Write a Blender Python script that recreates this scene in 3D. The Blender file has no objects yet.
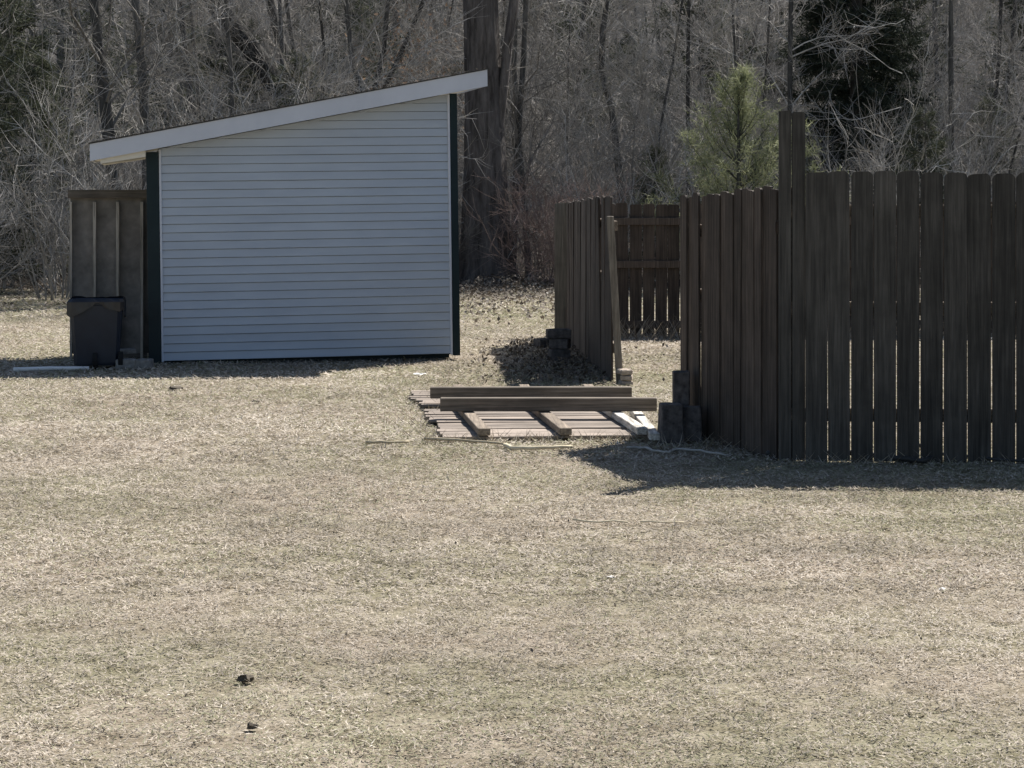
import bpy, bmesh, math, random
import numpy as np
from mathutils import Vector, Matrix

random.seed(7)
RS = np.random.RandomState(11)
C = bpy.context.scene.collection
F, HZ, EYE = 2200.0, 184.0, 1.776          # focal length in pixels, horizon row, eye height


def gp(px, py, z=0.0):
    """point at height z seen at a photo pixel (used once to survey the plan)"""
    Y = F * (EYE - z) / (py - HZ)
    return Vector(((px - 512) / F * Y, Y, z))


def ap(px, py, Y):
    return Vector(((px - 512) / F * Y, Y, EYE - (py - HZ) / F * Y))


# ------------------------------------------------------------------ materials
def new_mat(name):
    m = bpy.data.materials.new(name)
    m.use_nodes = True
    nt = m.node_tree
    b = nt.nodes['Principled BSDF']
    return m, nt, b


def N(nt, t, **kw):
    n = nt.nodes.new(t)
    for k, v in kw.items():
        if k in n.inputs:
            n.inputs[k].default_value = v
        else:
            setattr(n, k, v)
    return n


def ramp(nt, src, stops):
    r = nt.nodes.new('ShaderNodeValToRGB')
    e = r.color_ramp.elements
    while len(e) < len(stops):
        e.new(0.5)
    for el, (p, c) in zip(e, stops):
        el.position = p
        el.color = (*c, 1) if len(c) == 3 else c
    nt.links.new(src, r.inputs[0])
    return r


def mul(c, k):
    return tuple(min(1, x * k) for x in c)


def wood(name, base, dark, axis=2, scale=9, rough=.85, bump=.35, island=.45, extra=None):
    """weathered timber: grain stretched along one axis, each board its own tone"""
    m, nt, b = new_mat(name)
    L = nt.links.new
    tc = N(nt, 'ShaderNodeTexCoord')
    geo = N(nt, 'ShaderNodeNewGeometry')
    off = N(nt, 'ShaderNodeVectorMath', operation='SCALE')
    off.inputs[0].default_value = (31, 17, 23)
    L(geo.outputs['Random Per Island'], off.inputs['Scale'])
    add = N(nt, 'ShaderNodeVectorMath', operation='ADD')
    L(tc.outputs['Object'], add.inputs[0]); L(off.outputs[0], add.inputs[1])
    mp = N(nt, 'ShaderNodeMapping')
    s = [scale * 6, scale * 6, scale * 6]; s[axis] = scale * .22
    mp.inputs['Scale'].default_value = s
    L(add.outputs[0], mp.inputs[0])
    n1 = N(nt, 'ShaderNodeTexNoise', Scale=1.0, Detail=6, Roughness=.65)
    L(mp.outputs[0], n1.inputs[0])
    n2 = N(nt, 'ShaderNodeTexNoise', Scale=3.0, Detail=4, Roughness=.6)
    L(add.outputs[0], n2.inputs[0])
    r = ramp(nt, n1.outputs[0], [(.3, dark), (.52, base), (.76, mul(base, 1.75))])
    hv = N(nt, 'ShaderNodeHueSaturation')
    mr = N(nt, 'ShaderNodeMapRange')
    mr.inputs['To Min'].default_value = 1 - island; mr.inputs['To Max'].default_value = 1 + island
    L(geo.outputs['Random Per Island'], mr.inputs[0]); L(mr.outputs[0], hv.inputs['Value'])
    L(r.outputs[0], hv.inputs['Color'])
    mx = N(nt, 'ShaderNodeMix', data_type='RGBA', blend_type='MULTIPLY')
    mx.inputs[0].default_value = .6
    r2 = ramp(nt, n2.outputs[0], [(.35, (.5, .5, .5)), (.6, (1, 1, 1))])
    L(hv.outputs[0], mx.inputs[6]); L(r2.outputs[0], mx.inputs[7])
    L(mx.outputs[2], b.inputs['Base Color'])
    b.inputs['Roughness'].default_value = rough
    b.inputs['Specular IOR Level'].default_value = .25
    bp = N(nt, 'ShaderNodeBump', Strength=bump, Distance=.006)
    L(n1.outputs[0], bp.inputs['Height']); L(bp.outputs[0], b.inputs['Normal'])
    return m


def mottled(name, c1, c2, scale=8, rough=.9, bump=.2, dist=.01, spec=.2, metal=0, detail=6):
    m, nt, b = new_mat(name)
    L = nt.links.new
    tc = N(nt, 'ShaderNodeTexCoord')
    n1 = N(nt, 'ShaderNodeTexNoise', Scale=scale, Detail=detail, Roughness=.65)
    L(tc.outputs['Object'], n1.inputs[0])
    r = ramp(nt, n1.outputs[0], [(.32, c1), (.68, c2)])
    L(r.outputs[0], b.inputs['Base Color'])
    b.inputs['Roughness'].default_value = rough
    b.inputs['Specular IOR Level'].default_value = spec
    b.inputs['Metallic'].default_value = metal
    if bump:
        bp = N(nt, 'ShaderNodeBump', Strength=bump, Distance=dist)
        L(n1.outputs[0], bp.inputs['Height']); L(bp.outputs[0], b.inputs['Normal'])
    return m


def bark(name, c1, c2, scale=14, stretch=.2, bump=.8, dist=.03):
    m, nt, b = new_mat(name)
    L = nt.links.new
    tc = N(nt, 'ShaderNodeTexCoord')
    oi = N(nt, 'ShaderNodeObjectInfo')
    mp = N(nt, 'ShaderNodeMapping'); mp.inputs['Scale'].default_value = (1, 1, stretch)
    L(tc.outputs['Object'], mp.inputs[0])
    n1 = N(nt, 'ShaderNodeTexNoise', Scale=scale, Detail=5, Roughness=.7)
    L(mp.outputs[0], n1.inputs[0])
    r = ramp(nt, n1.outputs[0], [(.35, c1), (.65, c2)])
    hv = N(nt, 'ShaderNodeHueSaturation')
    mr = N(nt, 'ShaderNodeMapRange')
    mr.inputs['To Min'].default_value = .5; mr.inputs['To Max'].default_value = 1.4
    L(oi.outputs['Random'], mr.inputs[0]); L(mr.outputs[0], hv.inputs['Value'])
    L(r.outputs[0], hv.inputs['Color']); L(hv.outputs[0], b.inputs['Base Color'])
    b.inputs['Roughness'].default_value = .9
    b.inputs['Specular IOR Level'].default_value = .15
    bp = N(nt, 'ShaderNodeBump', Strength=bump, Distance=dist)
    L(n1.outputs[0], bp.inputs['Height']); L(bp.outputs[0], b.inputs['Normal'])
    return m


def tone_mat(name, stops, rough=.8, trans=0.0, spec=.2):
    """colour picked per leaf or blade from its own stored tone"""
    m, nt, b = new_mat(name)
    at = N(nt, 'ShaderNodeAttribute', attribute_name='tone')
    r = ramp(nt, at.outputs['Fac'], stops)
    nt.links.new(r.outputs[0], b.inputs['Base Color'])
    b.inputs['Roughness'].default_value = rough
    b.inputs['Specular IOR Level'].default_value = spec
    if trans:
        tr = N(nt, 'ShaderNodeBsdfTranslucent')
        nt.links.new(r.outputs[0], tr.inputs[0])
        ms = N(nt, 'ShaderNodeMixShader'); ms.inputs[0].default_value = trans
        nt.links.new(b.outputs[0], ms.inputs[1]); nt.links.new(tr.outputs[0], ms.inputs[2])
        nt.links.new(ms.outputs[0], nt.nodes['Material Output'].inputs[0])
    return m


M = {}
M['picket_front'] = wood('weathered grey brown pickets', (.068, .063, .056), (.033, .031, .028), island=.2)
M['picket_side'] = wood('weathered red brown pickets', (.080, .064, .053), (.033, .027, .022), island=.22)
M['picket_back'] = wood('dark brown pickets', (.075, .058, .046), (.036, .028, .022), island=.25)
M['picket_pale'] = wood('sunlit tone picket', (.16, .14, .112), (.08, .066, .052), island=.2)  # lit look of the end board and leaning post put into the colour
M['rail'] = wood('weathered rail', (.17, .14, .11), (.08, .066, .05), axis=0)
M['plank_red'] = wood('sunlit reddish planks', (.245, .205, .172), (.12, .10, .082), axis=0, island=.3)
M['beam_wood'] = wood('weathered beam', (.15, .125, .10), (.07, .058, .046), axis=0, island=.15)
M['batten_wood'] = wood('weathered batten', (.19, .155, .12), (.09, .07, .055), axis=1, island=.25)
M['batten_white'] = wood('pale flaking batten', (.52, .49, .44), (.22, .2, .17), axis=1, island=.1)
M['plywood'] = mottled('grey weathered plywood', (.14, .13, .12), (.28, .26, .24), scale=5, bump=.2)
M['stud'] = wood('pale framing stud', (.36, .33, .29), (.13, .115, .1), island=.15)
M['stud_dark'] = wood('dark top plate', (.12, .105, .088), (.06, .05, .042), axis=0, island=.15)
M['green'] = mottled('dark green paint', (.007, .017, .022), (.012, .026, .031), scale=3, rough=.5, bump=.05)
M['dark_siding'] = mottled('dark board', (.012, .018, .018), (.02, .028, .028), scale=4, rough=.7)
M['shingle'] = mottled('dark shingle', (.03, .03, .03), (.08, .075, .07), scale=40, bump=.5)
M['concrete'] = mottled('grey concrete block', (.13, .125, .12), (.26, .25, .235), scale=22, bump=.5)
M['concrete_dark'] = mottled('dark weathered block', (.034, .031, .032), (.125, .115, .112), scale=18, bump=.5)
M['brick'] = mottled('worn brick', (.26, .21, .17), (.42, .36, .3), scale=30, bump=.4)
M['bin'] = mottled('black bin plastic', (.010, .014, .024), (.018, .024, .038), scale=6, rough=.5, bump=.05, spec=.4)
M['bag'] = mottled('black bag plastic', (.008, .009, .013), (.018, .02, .027), scale=9, rough=.35, bump=.2, spec=.5)
M['tyre'] = mottled('black tyre', (.01, .01, .01), (.02, .02, .02), scale=9)
M['pvc'] = mottled('white plastic', (.62, .62, .62), (.75, .75, .74), scale=3, rough=.4, bump=0)
M['paper'] = mottled('white paper', (.7, .69, .66), (.8, .79, .77), scale=20, bump=.2)
M['hose'] = mottled('black hose', (.02, .021, .022), (.05, .05, .05), scale=12, rough=.5)
M['cable'] = mottled('grey cable', (.26, .25, .23), (.4, .38, .35), scale=12, rough=.6)
M['stick'] = mottled('dry stick', (.3, .25, .17), (.52, .45, .33), scale=14)
M['stick_pale'] = mottled('bleached stick', (.5, .43, .3), (.66, .59, .44), scale=14)
M['dirt'] = mottled('dark soil', (.03, .025, .018), (.13, .11, .085), scale=40, bump=.6)
M['iron'] = mottled('rusty iron', (.03, .022, .018), (.07, .05, .04), scale=20, rough=.6, metal=.4)
M['bark_big'] = bark('rough dark bark', (.06, .053, .05), (.20, .18, .17), scale=9, stretch=.16, bump=1, dist=.06)
M['bark'] = bark('grey bark', (.05, .048, .045), (.13, .125, .118))
M['twig'] = bark('grey twigs', (.18, .170, .157), (.45, .428, .40), scale=3, bump=0)
M['twig_pale'] = bark('pale dead twigs', (.27, .26, .24), (.45, .435, .41), scale=3, bump=0)
M['twig_red'] = bark('reddish twigs', (.21, .15, .13), (.40, .31, .275), scale=3, bump=0)
M['spruce'] = tone_mat('spruce needles', [(0, (.016, .022, .016)), (.6, (.042, .052, .036)), (1, (.10, .11, .08))], trans=.1)
M['pine'] = tone_mat('pale pine needles', [(0, (.08, .095, .05)), (.5, (.23, .25, .14)), (1, (.46, .47, .30))], trans=.3)
M['fir'] = tone_mat('dull evergreen needles', [(0, (.025, .032, .02)), (.5, (.07, .08, .05)), (1, (.16, .165, .11))], trans=.2)
M['beech'] = tone_mat('withered brown leaves', [(0, (.12, .075, .045)), (1, (.38, .26, .17))], trans=.3)
M['litter'] = tone_mat('fallen leaves', [(0, (.055, .043, .033)), (.6, (.19, .16, .13)), (.93, (.36, .33, .28)), (1, (.6, .58, .53))], trans=.1)
M['blade'] = tone_mat('dry grass blades', [(0, (.10, .087, .068)), (.18, (.25, .222, .178)), (.45, (.40, .350, .290)),
                                           (.75, (.51, .452, .38)), (1, (.67, .615, .53))], trans=.15, spec=.1)
M['blade_green'] = tone_mat('fading green blades', [(0, (.12, .12, .072)), (.5, (.29, .28, .18)), (1, (.46, .44, .31))], trans=.2, spec=.1)
M['weed'] = tone_mat('dry weeds', [(0, (.12, .095, .07)), (1, (.42, .37, .29))], trans=.1)


def siding_mat():
    m, nt, b = new_mat('pale grey vinyl siding')
    L = nt.links.new
    tc = N(nt, 'ShaderNodeTexCoord')
    mp = N(nt, 'ShaderNodeMapping'); mp.inputs['Scale'].default_value = (1.2, 1.2, 5)
    L(tc.outputs['Object'], mp.inputs[0])
    n1 = N(nt, 'ShaderNodeTexNoise', Scale=1.3, Detail=5, Roughness=.6)
    L(mp.outputs[0], n1.inputs[0])
    r = ramp(nt, n1.outputs[0], [(.3, (.37, .415, .485)), (.7, (.43, .48, .55))])
    L(r.outputs[0], b.inputs['Base Color'])
    b.inputs['Roughness'].default_value = .55
    n2 = N(nt, 'ShaderNodeTexNoise', Scale=2.2, Detail=2)
    L(tc.outputs['Object'], n2.inputs[0])
    bp = N(nt, 'ShaderNodeBump', Strength=.25, Distance=.01)
    L(n2.outputs[0], bp.inputs['Height']); L(bp.outputs[0], b.inputs['Normal'])
    return m


M['siding'] = siding_mat()
M['fascia'] = mottled('white fascia paint', (.50, .53, .60), (.57, .60, .67), scale=2, rough=.5, bump=.05)
M['soffit'] = mottled('cream soffit', (.6, .57, .5), (.7, .67, .6), scale=3, rough=.7)


def ground_mat():
    m, nt, b = new_mat('dormant lawn and forest floor')
    L = nt.links.new
    geo = N(nt, 'ShaderNodeNewGeometry')
    pos = geo.outputs['Position']
    fine = N(nt, 'ShaderNodeTexNoise', Scale=55, Detail=6, Roughness=.75); L(pos, fine.inputs[0])
    mid = N(nt, 'ShaderNodeTexNoise', Scale=4.5, Detail=5, Roughness=.6); L(pos, mid.inputs[0])
    big = N(nt, 'ShaderNodeTexNoise', Scale=.55, Detail=4, Roughness=.6); L(pos, big.inputs[0])
    r1 = ramp(nt, fine.outputs[0], [(.28, (.12, .105, .082)), (.5, (.34, .30, .245)), (.72, (.50, .45, .38))])
    r2 = ramp(nt, mid.outputs[0], [(.3, (.62, .6, .55)), (.7, (1.0, 1.0, 1.0))])
    r3 = ramp(nt, big.outputs[0], [(.38, (.82, .86, .74)), (.6, (1.0, .97, .95))])
    m1 = N(nt, 'ShaderNodeMix', data_type='RGBA', blend_type='MULTIPLY'); m1.inputs[0].default_value = 1
    m2 = N(nt, 'ShaderNodeMix', data_type='RGBA', blend_type='MULTIPLY'); m2.inputs[0].default_value = 1
    L(r1.outputs[0], m1.inputs[6]); L(r2.outputs[0], m1.inputs[7])
    L(m1.outputs[2], m2.inputs[6]); L(r3.outputs[0], m2.inputs[7])
    # forest floor beyond the ragged edge of the lawn
    sep = N(nt, 'ShaderNodeSeparateXYZ'); L(pos, sep.inputs[0])
    e = N(nt, 'ShaderNodeMath', operation='MULTIPLY_ADD'); e.inputs[1].default_value = 5; e.inputs[2].default_value = 0
    L(mid.outputs[0], e.inputs[0])
    s = N(nt, 'ShaderNodeMath', operation='ADD'); L(sep.outputs[1], s.inputs[0]); L(e.outputs[0], s.inputs[1])
    mr = N(nt, 'ShaderNodeMapRange'); mr.inputs['From Min'].default_value = 36; mr.inputs['From Max'].default_value = 41
    L(s.outputs[0], mr.inputs[0])
    r4 = ramp(nt, fine.outputs[0], [(.3, (.015, .013, .011)), (.55, (.045, .039, .034)), (.75, (.11, .097, .085))])
    m3 = N(nt, 'ShaderNodeMix', data_type='RGBA')
    L(mr.outputs[0], m3.inputs[0]); L(m2.outputs[2], m3.inputs[6]); L(r4.outputs[0], m3.inputs[7])
    L(m3.outputs[2], b.inputs['Base Color'])
    b.inputs['Roughness'].default_value = 1
    b.inputs['Specular IOR Level'].default_value = .05
    bp = N(nt, 'ShaderNodeBump', Strength=.6, Distance=.03)
    L(fine.outputs[0], bp.inputs['Height']); L(bp.outputs[0], b.inputs['Normal'])
    return m


M['ground'] = ground_mat()


# ------------------------------------------------------------------ mesh helpers
class MB:
    def __init__(s):
        s.v, s.f = [], []

    def box(s, c, size, R=None):
        c = Vector(c); hx, hy, hz = (a / 2 for a in size)
        k = len(s.v)
        for dx, dy, dz in ((-1, -1, -1), (1, -1, -1), (1, 1, -1), (-1, 1, -1), (-1, -1, 1), (1, -1, 1), (1, 1, 1), (-1, 1, 1)):
            p = Vector((dx * hx, dy * hy, dz * hz))
            s.v.append(c + (R @ p if R else p))
        for q in ((3, 2, 1, 0), (4, 5, 6, 7), (0, 1, 5, 4), (1, 2, 6, 5), (2, 3, 7, 6), (3, 0, 4, 7)):
            s.f.append([k + i for i in q])

    def prism(s, poly, o, u, w, t):
        """polygon (a,b) laid out along u and w from o, thickened by vector t"""
        o, u, w, t = Vector(o), Vector(u), Vector(w), Vector(t)
        k, n = len(s.v), len(poly)
        for a, b in poly:
            s.v.append(o + u * a + w * b)
        for a, b in poly:
            s.v.append(o + u * a + w * b + t)
        s.f.append([k + i for i in range(n)][::-1])
        s.f.append([k + n + i for i in range(n)])
        for i in range(n):
            j = (i + 1) % n
            s.f.append([k + i, k + j, k + n + j, k + n + i])

    def tube(s, pts, rad, sides=3, cap=False, jit=0, rng=None):
        k = len(s.v); n = len(pts)
        pts = [Vector(p) for p in pts]
        up = None
        for i, p in enumerate(pts):
            d = (pts[min(i + 1, n - 1)] - pts[max(i - 1, 0)])
            if d.length < 1e-9: d = Vector((0, 0, 1))
            d.normalize()
            if up is None:
                up = d.orthogonal().normalized()
            else:
                up = (up - d * up.dot(d))
                up = up.normalized() if up.length > 1e-6 else d.orthogonal().normalized()
            sd = d.cross(up)
            r = rad[i]
            for a in range(sides):
                th = 2 * math.pi * a / sides
                rr = r * (1 + (rng.uniform(-jit, jit) if jit else 0))
                s.v.append(p + (up * math.cos(th) + sd * math.sin(th)) * rr)
        for i in range(n - 1):
            for a in range(sides):
                b = (a + 1) % sides
                s.f.append([k + i * sides + a, k + i * sides + b, k + (i + 1) * sides + b, k + (i + 1) * sides + a])
        if cap:
            s.f.append([k + a for a in range(sides)][::-1])
            s.f.append([k + (n - 1) * sides + a for a in range(sides)])

    def mesh(s, name, mat, smooth=False, bevel=0):
        me = bpy.data.meshes.new(name)
        me.from_pydata([tuple(v) for v in s.v], [], s.f)
        if bevel:
            bm = bmesh.new(); bm.from_mesh(me)
            bmesh.ops.recalc_face_normals(bm, faces=bm.faces)
            bmesh.ops.bevel(bm, geom=list(bm.edges), offset=bevel, segments=1, affect='EDGES')
            bm.to_mesh(me); bm.free()
        me.materials.append(mat)
        if smooth:
            me.polygons.foreach_set('use_smooth', [True] * len(me.polygons))
        me.update()
        return me

    def build(s, name, mat, parent=None, smooth=False, bevel=0, loc=None):
        o = bpy.data.objects.new(name, s.mesh(name, mat, smooth, bevel))
        C.objects.link(o)
        if parent: o.parent = parent
        if loc is not None: o.location = loc
        return o


def tag(o, label=None, cat=None, group=None, kind=None):
    if label: o['label'] = label
    if cat: o['category'] = cat
    if group: o['group'] = group
    if kind: o['kind'] = kind
    return o


def empty(name, loc=(0, 0, 0), rz=0, rot=None):
    o = bpy.data.objects.new(name, None)
    o.empty_display_size = .2
    C.objects.link(o); o.location = loc
    o.rotation_euler = rot if rot else (0, 0, rz)
    return o


def copy_tree(o, parent=None):
    c = o.copy(); C.objects.link(c)
    if parent: c.parent = parent
    for ch in o.children:
        copy_tree(ch, c)
    return c


def RZ(a): return Matrix.Rotation(a, 3, 'Z')


def tri_cloud(name, P, mat, tone, kind=None, parent=None):
    """P: (n,k,3) array of n separate triangles or quads, tone: n values"""
    n, k = P.shape[:2]
    me = bpy.data.meshes.new(name)
    me.vertices.add(n * k); me.vertices.foreach_set('co', P.reshape(-1).astype(np.float32))
    me.loops.add(n * k); me.loops.foreach_set('vertex_index', np.arange(n * k, dtype=np.int32))
    me.polygons.add(n)
    me.polygons.foreach_set('loop_start', np.arange(0, n * k, k, dtype=np.int32))
    me.update(calc_edges=True)
    at = me.attributes.new('tone', 'FLOAT', 'POINT')
    at.data.foreach_set('value', np.repeat(np.clip(tone, 0, 1), k).astype(np.float32))
    me.materials.append(mat)
    me.validate()
    o = bpy.data.objects.new(name, me); C.objects.link(o)
    if kind: o['kind'] = kind
    if parent: o.parent = parent
    return o


def vnoise(x, y, seed=0, freq=1.0):
    """smooth value noise on arrays"""
    g = np.random.RandomState(seed).rand(256, 256)
    x = x * freq + 1000; y = y * freq + 1000
    xi, yi = np.floor(x).astype(int), np.floor(y).astype(int)
    fx, fy = x - xi, y - yi
    fx = fx * fx * (3 - 2 * fx); fy = fy * fy * (3 - 2 * fy)
    q = lambda a, b: g[a % 256, b % 256]
    return (q(xi, yi) * (1 - fx) + q(xi + 1, yi) * fx) * (1 - fy) + (q(xi, yi + 1) * (1 - fx) + q(xi + 1, yi + 1) * fx) * fy


# ------------------------------------------------------------------ ground
def gz(x, y):
    x = np.asarray(x, float); y = np.asarray(y, float)
    t = np.clip((y - 40) / 30, 0, None)
    hill = np.where(t < 1, 2.1 * t * t, 2.1 + 4.2 * (t - 1))
    hill = np.minimum(hill, 24)
    fade = np.clip((y - 36) / 8, 0, 1)
    bump = (vnoise(x, y, 5, .35) - .5) * .5 + (vnoise(x, y, 6, .9) - .5) * .2
    return hill + fade * bump


def ground():
    ys = np.concatenate([np.linspace(-60, 30, 31), np.linspace(31, 130, 100), np.linspace(140, 700, 29)])
    xs = np.concatenate([np.linspace(-500, -50, 19), np.linspace(-48, 48, 97), np.linspace(50, 500, 19)])
    X, Y = np.meshgrid(xs, ys)
    Z = gz(X, Y)
    v = np.stack([X, Y, Z], -1).reshape(-1, 3)
    nx = len(xs)
    f = [(j * nx + i, j * nx + i + 1, (j + 1) * nx + i + 1, (j + 1) * nx + i) for j in range(len(ys) - 1) for i in range(nx - 1)]
    me = bpy.data.meshes.new('ground'); me.from_pydata(v.tolist(), [], f)
    me.materials.append(M['ground'])
    me.polygons.foreach_set('use_smooth', [True] * len(me.polygons))
    o = bpy.data.objects.new('ground', me); C.objects.link(o)
    tag(o, 'dormant tan lawn running back into the rising leaf strewn floor of the woods', 'ground', kind='structure')


ground()


def grass():
    bands = [(6.0, 9.5, 9500, .0026, .026), (9.5, 14, 6400, .0036, .031), (14, 20, 3200, .0052, .04), (20, 29, 1300, .0075, .05), (29, 37, 500, .011, .07)]
    xs, ys, ws, ls = [], [], [], []
    for y0, y1, dens, w, l in bands:
        hw0, hw1 = .24 * y0 + 2.6, .24 * y1 + 2.6
        n = int((hw0 + hw1) * (y1 - y0) * dens)
        y = RS.uniform(y0, y1, n); x = RS.uniform(-1, 1, n) * (.24 * y + 2.6)
        xs.append(x); ys.append(y); ws.append(np.full(n, w)); ls.append(np.full(n, l))
    x, y, w, l = map(np.concatenate, (xs, ys, ws, ls))
    clump = vnoise(x, y, 1, 9) * .55 + vnoise(x, y, 2, 22) * .45
    keep = RS.rand(len(x)) < np.clip(clump * 2.1 - .25, .12, 1)
    # bare ground in the deep shade along the left fence section and under the old trees
    x, y, w, l, clump = (a[keep] for a in (x, y, w, l, clump))
    n = len(x)
    az = RS.uniform(0, 2 * np.pi, n)
    tilt = np.radians(np.abs(RS.normal(9, 13, n)).clip(2, 70))
    L = l * RS.uniform(.5, 1.35, n)
    d = np.stack([np.cos(az) * np.cos(tilt), np.sin(az) * np.cos(tilt), np.sin(tilt)], -1)
    sd = np.stack([-np.sin(az), np.cos(az), RS.uniform(-.6, .6, n)], -1)
    sd /= np.linalg.norm(sd, axis=1, keepdims=True)
    z = RS.uniform(0, .012, n) + clump * .012
    b = np.stack([x, y, z], -1)
    W = (w * RS.uniform(.6, 1.3, n))[:, None]
    P = np.stack([b - sd * W, b + sd * W, b + d * L[:, None]], 1)
    big = vnoise(x, y, 8, .5); mid = vnoise(x, y, 9, 1.7); small = vnoise(x, y, 12, 5)
    tone = .50 + (big - .5) * .34 + (mid - .5) * .26 + (small - .5) * .24 + (vnoise(x, y * 3.5, 14, .6) - .5) * .2 + RS.normal(0, .14, n)
    green = RS.rand(n) < np.clip(.09 + (vnoise(x, y, 10, .45) - .5) * .95 + (vnoise(x, y, 13, 2.2) - .5) * .5 + np.clip((y - 15) / 9, 0, 1) * .22, .03, .75)
    a = tri_cloud('grass', P[~green], M['blade'], tone[~green])
    tag(a, 'short dry tan grass blades covering the whole lawn', 'grass', kind='stuff')
    g = tri_cloud('green_grass', P[green], M['blade_green'], tone[green])
    tag(g, 'fading green blades scattered through the dry lawn', 'grass', kind='stuff')


grass()


def litter():
    n = 15000
    y = 29 + 24 * RS.rand(n) ** .75
    x = RS.uniform(-1, 1, n) * (.24 * y + 3)
    keep = (RS.rand(n) < np.clip((y - 29) / 6, .12, 1)) & ~((x > .6) & (y < 25.9))
    x, y = x[keep], y[keep]
    # denser heap around the foot of the old trunk, and a few in the fenced yard
    m = 4200
    x2 = np.concatenate([RS.normal(-.25, .8, 2600), RS.uniform(-1.2, .9, 1600)]); y2 = np.concatenate([RS.normal(36.8, 1.7, 2600), 27 + 10 * RS.rand(1600) ** .6])
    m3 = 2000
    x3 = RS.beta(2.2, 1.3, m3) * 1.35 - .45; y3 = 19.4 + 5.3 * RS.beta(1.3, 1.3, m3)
    m4 = 260
    x4 = RS.uniform(.9, 4.5, m4); y4 = RS.uniform(16, 25.5, m4)
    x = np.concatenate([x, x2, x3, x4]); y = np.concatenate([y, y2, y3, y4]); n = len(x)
    z = gz(x, y) + RS.uniform(.005, .06, n)
    k = len(keep.nonzero()[0])
    z[k:k + m] += .28 * np.exp(-((x2 + .2) / .7) ** 2 - ((y2 - 37.3) / .8) ** 2) * RS.rand(m)
    s = RS.uniform(.018, .042, n); s[k + m:] *= .7
    m5 = 420
    x5 = RS.uniform(-1, 1, m5); y5 = 6.3 + 17 * RS.rand(m5) ** .8; x5 *= .24 * y5
    x = np.concatenate([x, x5]); y = np.concatenate([y, y5]); z = np.concatenate([z, RS.uniform(.012, .03, m5)])
    s = np.concatenate([s, RS.uniform(.004, .011, m5)]); n = len(x)
    nrm = RS.normal(0, .55, (n, 3)) + np.array([0, 0, 1]); nrm /= np.linalg.norm(nrm, axis=1, keepdims=True)
    u = np.cross(nrm, RS.normal(size=(n, 3))); u /= np.linalg.norm(u, axis=1, keepdims=True)
    v = np.cross(nrm, u)
    c = np.stack([x, y, z], -1); s = s[:, None]
    P = np.stack([c - u * s, c - v * s * .6, c + u * s * 1.1 + nrm * s * .4, c + v * s * .6], 1)
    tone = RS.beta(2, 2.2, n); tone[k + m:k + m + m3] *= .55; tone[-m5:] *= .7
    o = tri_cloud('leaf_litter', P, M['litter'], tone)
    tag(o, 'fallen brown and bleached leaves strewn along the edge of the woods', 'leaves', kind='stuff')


litter()

# ------------------------------------------------------------------ shed
FL, FR = Vector((-3.455, 21.70, 0)), Vector((-.598, 22.18, 0))
SW = (FR - FL).length
SD = 1.85
SLOPE = .180
ZR0 = 2.128     # underside of the roof above the front-left corner


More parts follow.
